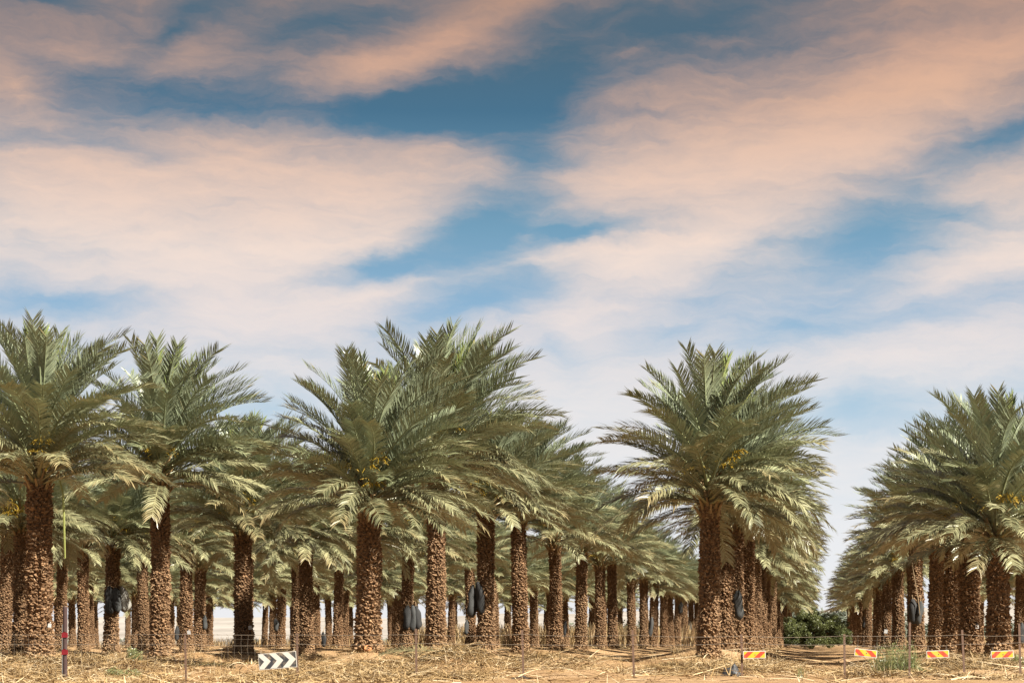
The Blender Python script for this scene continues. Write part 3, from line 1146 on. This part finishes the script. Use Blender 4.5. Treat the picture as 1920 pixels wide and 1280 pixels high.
mb = MB()
for i in range(16):
    a = i * 2.4
    mb.tube([(0, 0, -.1), (math.cos(a) * .8, math.sin(a) * .5, 1.0), (math.cos(a) * 2.2, math.sin(a) * 1.4, 1.9 + .5 * math.sin(i))], [.07, .05, .02], 5, .4)
obj('branches', mb.me('branches', M['trunk']), bush)

# ------------------------------------------------------------------ green weeds
def weed(px, Y, w, h, n, label, seed):
    rng = np.random.RandomState(seed)
    x = (px - 960) / F * Y
    root = bpy.data.objects.new('weed', None)
    COL.objects.link(root)
    root.location = (x, Y, gh(x, Y))
    tag(root, label, 'weed', 'green weeds along the fence')
    a, r = rng.uniform(0, 6.28, n), np.sqrt(rng.uniform(0, 1, n)) * w * .5
    lx, ly = np.cos(a) * r, np.sin(a) * r * .7
    lz = height(lx + x, ly + Y) - gh(x, Y) - .02
    L = rng.uniform(.35, 1.0, n) * h
    V, Fc, m = ribbons(n, np.stack([lx, ly, lz], -1), L, rng.uniform(.008, .02, n), rng.uniform(.9, 1.5, n), rng.uniform(0, .9, n), rng, 3)
    k = V.shape[0]
    tag(obj('stems', mesh('stems', V, Fc, M['weed'], {'dry': np.repeat((rng.uniform(0, 1, n) < .12) * .8, m), 'stem': np.zeros(k), 'rnd': np.repeat(rng.uniform(0, 1, n), m)}), root), kind='stuff')
    if n < 60:
        return
    cl = [(lx[i], ly[i], lz[i] + L[i] * .55, .05 + w * .06, .05 + w * .06, L[i] * .45) for i in range(0, n, max(1, n // 26))]
    V, Fc, rn = leaf_cloud(cl, 46, .026, rng)
    z0 = np.zeros(len(V))
    tag(obj('leaves', mesh('leaves', V, Fc, M['weed'], {'dry': z0, 'stem': z0, 'rnd': rn}), root), kind='stuff')


weed(1679, 37.6, 1.0, .86, 460, 'large feathery pale green weed between the two middle hazard boards', 1)
weed(1727, 40.2, .55, .34, 120, 'small grey green weed just right of the large feathery weed', 2)
weed(252, 42.0, .30, .40, 90, 'small green weed beneath the pale-trunked palm left of the iron post', 3)
weed(232, 38.6, .8, .26, 200, 'low spreading bright green weed at the lower left picture edge', 4)
weed(472, 47.5, .55, .40, 150, 'green weed tuft rising just above the left end of the chevron sign', 5)
weed(520, 50.0, .8, .36, 190, 'broad green weed patch above the right half of the chevron sign', 6)
weed(1912, 41.0, .45, .34, 110, 'green weed at the far right picture edge near the fence post', 7)
weed(1503, 36.5, .22, .34, 26, 'sparse green weed sprouting in the middle of the dirt track', 8)

# ------------------------------------------------------------------ fence along the verge
FY = 35.8
fence = bpy.data.objects.new('wire_fence', None)
COL.objects.link(fence)
fence.location = (0, FY, 0)
tag(fence, 'low wire fence on thin rusty iron posts running in front of the palms', 'fence')


def fpt(px, py, dy=0.0):
    p = at(px, py, FY + dy)
    return Vector((p.x, dy, p.z))


POSTS = [(-140, 1182, 0), (347, 1186, 2), (557, 1186, 1), (780, 1178, 1), (979, 1180, 3), (1186, 1180, 3), (1390, 1188, 2), (1583, 1188, 1), (1706, 1166, -1), (1804, 1180, 5), (1911, 1168, 3), (2080, 1180, 0)]
for px, py, leanpx in POSTS:
    top = fpt(px, py)
    x2 = fpt(px + leanpx, py).x
    zb = gh(x2, FY) - .15
    mb = MB()
    # angle-iron: two thin flanges
    a, b = Vector((top.x, 0, top.z)), Vector((x2, 0, zb))
    for (u0, v0, u1, v1) in ((-.022, -.004, .022, .004), (-.004, .004, .004, .03)):
        vs = []
        for q in (b, a):
            vs += [(q.x + u0, v0, q.z), (q.x + u1, v0, q.z), (q.x + u1, v1, q.z), (q.x + u0, v1, q.z)]
        mb.add(vs, [(3, 2, 1, 0), (4, 5, 6, 7), (0, 1, 5, 4), (1, 2, 6, 5), (2, 3, 7, 6), (3, 0, 4, 7)], .5)
    obj('post', mb.me('post', M['iron']), fence)

wr = random.Random(4)


def wire(rows, name='wire', rad=.0038, dy=-.014):
    """one strand tied to the posts: list of (photograph column, row) ties, sagging a little between"""
    pts = []
    for (x0, y0), (x1, y1) in zip(rows[:-1], rows[1:]):
        sag = wr.uniform(0.5, 3.5)
        for i in range(6):
            f = i / 6
            pts.append(fpt(x0 + (x1 - x0) * f, y0 + (y1 - y0) * f + sag * 4 * f * (1 - f), dy))
    pts.append(fpt(*rows[-1], dy))
    mb = MB()
    mb.tube(pts, rad, 4)
    # twisted barbs
    if name == 'wire':
        for i in range(len(pts) - 1):
            for f in (.25, .75):
                q = pts[i].lerp(pts[i + 1], f)
                a = wr.uniform(0, 6.28)
                d = Vector((.3, math.cos(a), math.sin(a))).normalized() * .022
                mb.tube([q - d, q + d], rad * .55, 3, .5, False)
    obj(name, mb.me(name, M['wire']), fence)


cols = [p[0] for p in POSTS]
wire([(c, 1190 + wr.uniform(-2, 2)) for c in cols])
wire([(c, 1206 + wr.uniform(-2, 2)) for c in cols])
mb = MB()
for lo, hi, r0, r1 in ((-60, 557, 1190, 1268), (1583, 1706, 1192, 1266)):
    x = lo
    while x < hi:
        pts = [fpt(x + wr.uniform(-1, 1), r0 + (r1 - r0) * i / 5, -.008) for i in range(6)]
        mb.tube(pts, .0012, 3, .5, False)
        x += 12.5
    for r in range(r0 + 8, r1, 12):
        pts = [fpt(lo + (hi - lo) * i / 14, r + wr.uniform(-1.2, 1.2), -.011) for i in range(15)]
        mb.tube(pts, .0012, 3, .5, False)
tag(obj('wire_mesh', mb.me('wire_mesh', M['wire']), fence), kind='stuff')

# maroon post with reflective bands
pp = at(122, 1136, FY - 1.9)
post = bpy.data.objects.new('marker_post', None)
COL.objects.link(post)
post.location = (pp.x, pp.y, gh(pp.x, pp.y))
tag(post, 'thick maroon iron post with two red reflective bands at the lower left', 'post')
ph = pp.z - post.location.z
mb = MB()
mb.tube([(0, 0, -.2), (0, 0, ph - .012), (0, 0, ph)], [.043, .043, .038], 10, .5)
obj('pole', mb.me('pole', M['maroon'], False), post)
for py in (1190, 1222):
    zc = at(0, py, pp.y).z - post.location.z
    mb = MB()
    mb.tube([(0, 0, zc - .045), (0, 0, zc + .045)], [.056, .050], 10, .5, True)
    mb.add([(-.05, -.048, zc + .045), (.05, -.052, zc + .045), (.062, -.058, zc - .04), (-.058, -.058, zc - .05), (.0, -.058, zc + .07)], [(0, 3, 2, 1), (0, 1, 4)], .5)
    obj('reflective_band', mb.me('reflective_band', M['red']), post)
q = at(118, 1170, FY - 1.6)
g0 = gh(q.x, q.y)
mb = MB()
mb.box((-.018, -.012, -.2), (.018, .012, q.z - g0), .5)
mb.box((-.026, -.020, (q.z - g0) * .55), (.026, .020, (q.z - g0) * .55 + .03), .5)
o = obj('iron_stake', mb.me('iron_stake', M['grey_iron']))
o.location = (q.x, q.y, g0)
tag(o, 'thin grey iron stake standing just left of the maroon post', 'stake')


# ------------------------------------------------------------------ signs tied to the fence
def clip_poly(poly, w, h):
    def cut(p, inside, inter):
        out = []
        for i in range(len(p)):
            a, b = p[i], p[(i + 1) % len(p)]
            if inside(a):
                out.append(a)
                if not inside(b):
                    out.append(inter(a, b))
            elif inside(b):
                out.append(inter(a, b))
        return out
    for ax, lim, sg in ((0, -w, 1), (0, w, -1), (1, -h, 1), (1, h, -1)):
        def inter(a, b):
            f = (lim - a[ax]) / (b[ax] - a[ax])
            return (a[0] + (b[0] - a[0]) * f, a[1] + (b[1] - a[1]) * f)
        poly = cut(poly, lambda q: (q[ax] - lim) * sg >= -1e-9, inter)
        if not poly:
            return []
    return poly


def plate(name, poly, y0, y1, mat, parent):
    n_ = len(poly)
    vs = [(x, y0, z) for x, z in poly] + [(x, y1, z) for x, z in poly]
    fs = [tuple(range(n_)), tuple(range(2 * n_ - 1, n_ - 1, -1))] + [(i, i + n_, (i + 1) % n_ + n_, (i + 1) % n_) for i in range(n_)]
    mb = MB()
    mb.add(vs, fs, .5)
    m = mb.me(name, mat)
    import bmesh
    bm = bmesh.new()
    bm.from_mesh(m)
    bmesh.ops.recalc_face_normals(bm, faces=bm.faces)
    bm.to_mesh(m)
    bm.free()
    return obj(name, m, parent)


def sign_root(name, px, py, tilt, label, cat, group=None):
    p = at(px, py, FY - .07)
    r = bpy.data.objects.new(name, None)
    COL.objects.link(r)
    r.location = p
    r.scale = (FY / 38.5,) * 3
    r.rotation_euler = (R(-3), R(-tilt), 0)
    tag(r, label, cat, group)
    return r


def ties(r, xs, z):
    for x in xs:
        mb = MB()
        mb.tube([(x, .0, z), (x + .01, .03, z + .06), (x, .055, z + .10), (x - .008, .05, z + .02)], .004, 4)
        obj('wire_tie', mb.me('wire_tie', M['wire']), r)


r = sign_root('chevron_sign', 520.5, 1237.5, 5.0, 'black and white chevron sign pointing right, tied to the fence', 'road sign')
W2, H2 = .405, .165
plate('panel', [(-W2 - .012, -H2 - .012), (W2 + .012, -H2 - .012), (W2 + .012, H2 + .012), (-W2 - .012, H2 + .012)], 0, .012, M['white'], r)
plate('black_face', [(-W2, -H2), (W2, -H2), (W2, H2), (-W2, H2)], -.003, -.0005, M['black'], r)
for i in range(3):
    tip = -W2 + .255 + i * .277
    arm, th = .16, .145
    for poly in ([(tip - th - arm, H2), (tip - arm, H2), (tip, 0), (tip - th, 0)], [(tip - th, 0), (tip, 0), (tip - arm, -H2), (tip - th - arm, -H2)]):
        pass
    full_ = [(tip - arm, H2), (tip - th - arm, H2), (tip - th, 0), (tip - th - arm, -H2), (tip - arm, -H2), (tip, 0)]
    up_ = clip_poly([(tip - th - arm, H2), (tip - th, 0), (tip, 0), (tip - arm, H2)], W2 - .003, H2 - .003)
    dn_ = clip_poly([(tip - th - arm, -H2), (tip - arm, -H2), (tip, 0), (tip - th, 0)], W2 - .003, H2 - .003)
    ch = plate('chevron', up_, -.0055, -.0035, M['white'], r)
    plate('lower_arm', [(a, b - .0004) for a, b in dn_], -.0055, -.0035, M['white'], ch)
ties(r, (-.36, .37), H2 - .01)

HZ = [(1414.5, 1226.5, 1, 1, 'red and yellow hazard board hanging left of the dirt track'),
      (1623.5, 1223.5, -6, -1, 'tilted red and yellow hazard board right of the dirt track, sloping down to the right'),
      (1758.5, 1225.5, 2, -1, 'red and yellow hazard board between two close fence posts, second from the right'),
      (1879.5, 1226, 2, 1, 'red and yellow hazard board furthest right, beside the last fence post')]
for px, py, tilt, lean_, lab in HZ:
    r = sign_root('hazard_board', px, py, tilt, lab, 'hazard board', 'red and yellow hazard boards on the fence')
    w, h = .232, .068
    plate('panel', [(-w - .016, -h - .014), (w + .016, -h - .014), (w + .016, h + .014), (-w - .016, h + .014)], 0, .008, M['white'], r)
    plate('yellow_face', [(-w, -h), (w, -h), (w, h), (-w, h)], -.003, -.0005, M['yellow'], r)
    for c in (-.155, .125):
        sk = .075 * lean_
        poly = clip_poly([(c - .062 - sk, -h), (c + .062 - sk, -h), (c + .062 + sk, h), (c - .062 + sk, h)], w - .002, h - .002)
        plate('red_stripe', poly, -.0055, -.0035, M['orange'], r)
    mb = MB()
    mb.tube([(0.02, -.003, .0), (.02, -.012, .0)], .012, 8)
    obj('bolt', mb.me('bolt', M['grey_iron']), r)
    ties(r, (-.2, .2), h)


# ------------------------------------------------------------------ harvest net bags hung on the trunks
def bag_mesh(w, h, seed, mat):
    rng = random.Random(seed)
    n_, m_ = 12, 12
    vs, fs = [], []
    ph = [rng.uniform(0, 6.28) for _ in range(6)]
    for i in range(m_ + 1):
        u = i / m_                                    # 0 top, 1 bottom
        prof = (.22 + .78 * min(1, (u / .28)) ** .8) * (1 if u < .82 else math.sqrt(max(.02, 1 - ((u - .82) / .19) ** 2)))
        if u < .05:
            prof = .30
        for j in range(n_):
            a = 2 * math.pi * j / n_
            rr_ = prof * (1 + .13 * math.sin(2 * a + ph[0] + u * 3) + .12 * math.sin(3 * a + ph[1] - 6 * u) + .10 * math.sin(9 * u + ph[2] + a) + rng.uniform(-.03, .03))
            vs.append((math.cos(a) * rr_ * w / 2 + .05 * w * math.sin(4 * u + ph[3]), math.sin(a) * rr_ * w * .36, -u * h * (1 + .03 * math.sin(a + ph[4]))))
    for i in range(m_):
        for j in range(n_):
            k = (j + 1) % n_
            fs.append((i * n_ + j, (i + 1) * n_ + j, (i + 1) * n_ + k, i * n_ + k))
    fs.append(tuple(range(n_)))
    fs.append(tuple(m_ * n_ + j for j in range(n_))[::-1])
    return mesh('net_bag', vs, fs, mat, None, True)


BAGS = [  # column, row of top, width px, height px, palm (row, k), cloth, tilt, label
    (204, 1098, 18, 52, ('left edge', 3), 'net_black', 5, 'black net bag, left of the three hanging on one trunk near the iron post'),
    (216, 1101, 17, 46, ('left edge', 3), 'net_dark', 7, 'charcoal net bag squeezed in the middle between black and pale grey bags'),
    (227, 1099, 19, 48, ('left edge', 3), 'net_grey', 13, 'pale grey net bag, right of the three hanging on one trunk'),
    (765, 1134, 14, 46, ('banded post', 5), 'net_black', -5, 'leftmost black net bag of the finger-like bunch on a trunk'),
    (773, 1133, 14, 50, ('banded post', 5), 'net_dark', 0, 'central charcoal net bag of the finger-like bunch on a trunk'),
    (780, 1135, 14, 44, ('banded post', 5), 'net_black', 7, 'rightmost black net bag of the finger-like bunch on a trunk'),
    (886, 1096, 17, 60, ('chevron', 2), 'net_dark', 0, 'long charcoal net bag, left of the pair high on a tall trunk'),
    (895, 1090, 16, 60, ('chevron', 2), 'net_black', 9, 'long black net bag, right of the pair high on a tall trunk'),
    (1384, 1106, 18, 55, ('track left', 1), 'net_dark', 0, 'single dark grey net bag on the second trunk left of the track'),
    (1213, 1158, 9, 34, ('chevron', 10), 'net_black', 3, 'small black net bag, left of a pair on a distant trunk'),
    (1222, 1156, 9, 36, ('chevron', 10), 'net_dark', -3, 'small charcoal net bag, right of a pair on a distant trunk'),
    (1711, 1122, 16, 46, ('track right', 4), 'net_black', 3, 'black net bag beside a rope on a trunk right of the track'),
    (1726, 1126, 14, 44, ('track right', 4), 'net_dark', -5, 'grey net bag hanging below the rope on a trunk right of the track'),
    (517, 1159, 10, 24, ('second left', 9), 'net_dark', 0, 'small grey net bag on a distant trunk above the chevron sign'),
    (606, 1184, 9, 28, ('banded post', 3), 'net_black', 0, 'low black net bag on the right of a trunk, right of the chevron sign'),
    (875, 1161, 8, 28, ('banded post', 7), 'net_dark', 0, 'small grey net bag on a distant trunk left of the tall bag pair'),
    (1060, 1163, 8, 28, ('banded post', 12), 'net_black', -4, 'small black net bag on a distant trunk at the picture middle'),
    (1276, 1127, 9, 23, ('chevron', 13), 'net_dark', 0, 'higher of two small bags just left of the broad track palm'),
    (1292, 1163, 9, 24, ('chevron', 15), 'net_dark', 0, 'lower of two small bags just left of the broad track palm'),
    (1444, 1166, 8, 26, ('track left', 9), 'net_black', 0, 'small black net bag on the last trunks left of the green bush'),
    (1622, 1155, 8, 22, ('track right', 13), 'net_dark', 0, 'small grey net bag on a far trunk just right of the green bush'),
    (1648, 1176, 6, 24, ('track right', 10), 'net_dark', 0, 'thin low grey net bag on a far trunk above the tilted hazard board'),
    (1916, 1166, 14, 40, ('right edge', 8), 'net_black', 0, 'black net bag hanging at the far right picture edge'),
    (332, 1172, 8, 28, ('left edge', 4), 'net_black', 0, 'black net bag on the left of a trunk left of the chevron sign'),
    (384, 1152, 8, 28, ('second left', 7), 'net_dark', 0, 'grey net bag on a far trunk left of the chevron sign'),
]
for i, (px, py, w, h, key, cloth, tilt, lab) in enumerate(BAGS):
    base, _h = PALMS[key]
    trunk_px = 960 + base.x / base.y * F
    off = (px - trunk_px) / F * base.y
    dy = math.sqrt(max(0.01, .42 ** 2 - min(abs(off), .40) ** 2)) + .05
    p = at(px, py, base.y - dy)
    s_ = F / p.y
    root = bpy.data.objects.new('net_bag', None)
    COL.objects.link(root)
    root.location = p
    root.rotation_euler = (R(3), R(-tilt), R(random.Random(i).uniform(-25, 25)))
    tag(root, lab, 'net bag', 'harvest net bags hung on the trunks')
    obj('sack', bag_mesh(w / s_, h / s_, i, M[cloth]), root)
    mb = MB()
    mb.tube([(0, 0, -.03), (.01, .02, .08), (0, .20, .22)], [.018, .012, .012], 5)
    for k in range(3):
        a = k * 2.1
        mb.tube([(0, 0, -.02), (math.cos(a) * .05, math.sin(a) * .05 - .03, .03), (math.cos(a) * .09, math.sin(a) * .08 - .03, -.02)], .007, 3)
    obj('cord', mb.me('cord', M['rope']), root)

# rope and green stem hanging down
b4, _ = PALMS[('track right', 4)]
mb = MB()
pts = [at(x, y, b4.y - .62) for x, y in ((1707, 1028), (1711, 1062), (1717, 1095), (1722, 1125), (1725, 1152))]
mb.tube([q - pts[-1] for q in pts], [.016, .02, .018, .022, .014], 5)
o = obj('rope', mb.me('rope', M['rope']))
o.location = pts[-1]
tag(o, 'pale frayed rope hanging down onto the grey net bag right of the track', 'rope')
mb = MB()
pts = [at(x, y, 49.0) for x, y in ((112, 900), (118, 925), (120, 970), (121, 1010), (122, 1046))]
mb.tube([q - pts[-1] for q in pts], [.03, .034, .034, .03, .024], 6)
M['stemgreen'] = simple('green stalk', (0.13, 0.145, 0.034), 0.5, 0.25, 10)
o = obj('hanging_stalk', mb.me('hanging_stalk', M['stemgreen']))
o.location = pts[-1]
tag(o, 'long yellow green stalk hanging straight down beside the thick-trunked left palm', 'stalk')

# small white tags pinned to trunks
for px, py, key, lab in ((93, 1172, ('banded post', 0), 'white tag on the thick trunk behind the red-banded post'),
                         (354, 1185, ('left edge', 4), 'white tag on the trunk left of the chevron sign, right of a black bag'),
                         (469, 1176, ('banded post', 2), 'white tag low on the trunk above the left end of the chevron sign'),
                         (1832, 1174, ('track right', 1), 'white tag on the second trunk right of the track'),
                         (1661, 1183, ('track right', 8), 'tiny white tag on a trunk above the tilted hazard board')):
    base, _h = PALMS[key]
    trunk_px = 960 + base.x / base.y * F
    off = (px - trunk_px) / F * base.y
    dy = math.sqrt(max(0.01, .40 ** 2 - min(abs(off), .34) ** 2)) + .04
    p = at(px, py, base.y - dy)
    mb = MB()
    s_ = 3.2 / F * p.y
    mb.box((-s_, -.008, -s_ * 1.1), (s_, .008, s_ * 1.1))
    mb.tube([(0, 0, s_ * 1.1), (0, .05, s_ * 1.1 + .05)], .006, 4)
    o = obj('tree_tag', mb.me('tree_tag', M['tagw']))
    o.location = p
    o.rotation_euler = (R(6), R(random.Random(px).uniform(-12, 12)), R(random.Random(py).uniform(-20, 20)))
    tag(o, lab, 'tag', 'white tags on trunks')


# ------------------------------------------------------------------ litter on the ground
def sheet(px, Y, w, d, h, seed, label):
    rng = np.random.RandomState(seed)
    u, v = np.meshgrid(np.linspace(-1, 1, 17), np.linspace(-1, 1, 13))
    x0 = (px - 960) / F * Y
    X = u * w / 2 * (1 + .18 * np.sin(3 * v + seed)) + .05 * np.sin(5 * v)
    Yv = v * d / 2 * (1 + .15 * np.sin(4 * u + seed))
    Z = h * np.exp(-(u ** 2 + v ** 2) * 1.6) + .05 * h / .3 * np.sin(7 * u + 3 * v) + rng.uniform(-.03, .03, u.shape) * h / .3
    Z = np.maximum(Z, 0) + height(X + x0, Yv + Y) - gh(x0, Y) + .015
    V = np.stack([X, Yv, Z], -1).reshape(-1, 3)
    idx = np.arange(u.size).reshape(u.shape)
    Fc = np.stack([idx[:-1, :-1], idx[:-1, 1:], idx[1:, 1:], idx[1:, :-1]], -1).reshape(-1, 4)
    o = obj('plastic_sheet', mesh('plastic_sheet', V, Fc, M['plastic'], None, False))
    o.location = (x0, Y, gh(x0, Y))
    tag(o, label, 'plastic sheet')


sheet(1374, 37.4, .40, .4, .26, 2, 'crumpled black plastic sheet on the straw heap left of the hazard board')
sheet(978, 35.2, .36, .35, .05, 5, 'flat black plastic scrap on the sand at the foot of a fence post')

d = frond_data(2.6, .35, 'low', random.Random(50))
DRY = mesh('dry_frond', d[0], d[1], M['leaf'], {'dry': np.clip(d[2] * .2 + .85, 0, 1), 'stem': d[3] * .5, 'rnd': d[4]})
drr = random.Random(8)
for px, Y, lab in ((60, 42, 'dry cut palm frond in the straw left of the maroon post'), (335, 43, 'dry cut palm frond lying by the first fence post right of the maroon post'),
                   (440, 43, 'dry cut palm frond lying left of the chevron sign'), (640, 43, 'dry cut palm frond lying right of the chevron sign'),
                   (830, 41, 'dry cut palm frond on the tall golden straw heap'), (1060, 44, 'dry cut palm frond on bare sand at the picture middle'),
                   (1300, 41.5, 'dry cut palm frond on the straw heap left of the track'), (1500, 41, 'dry cut palm frond lying in the dirt track'),
                   (1850, 41, 'dry cut palm frond below the rightmost hazard boards')):
    x = (px - 960) / F * Y
    o = obj('dry_frond', DRY)
    o.location = (x, Y, gh(x, Y) + .05)
    o.rotation_euler = (R(drr.uniform(-30, 30)), R(drr.uniform(-8, 4)), drr.uniform(0, 6.28))
    sc = drr.uniform(.45, .8)
    o.scale = (sc,) * 3
    tag(o, lab, 'dry frond', 'dry cut fronds on the ground')

# stones and clods on the verge
n = 700
y = nr.uniform(34, 50, n)
x = nr.uniform(-.31, .31, n) * y
V, Fc = [], []
ico = [(0, 0, 1), (.9, 0, .3), (.28, .85, .3), (-.72, .53, .3), (-.72, -.53, .3), (.28, -.85, .3), (0, 0, -.4)]
icf = [(0, 1, 2), (0, 2, 3), (0, 3, 4), (0, 4, 5), (0, 5, 1), (6, 2, 1), (6, 3, 2), (6, 4, 3), (6, 5, 4), (6, 1, 5)]
for i in range(n):
    s_ = abs(nr.normal(.02, .022)) + .012
    zz = gh(x[i], y[i])
    b = len(V)
    V += [(x[i] + a[0] * s_ * nr.uniform(.7, 1.3), y[i] + a[1] * s_ * nr.uniform(.7, 1.3), zz + a[2] * s_ * .7) for a in ico]
    Fc += [tuple(j + b for j in f) for f in icf]
tag(obj('clods', mesh('clods', np.array(V), np.array(Fc), M['sand'])), kind='stuff')
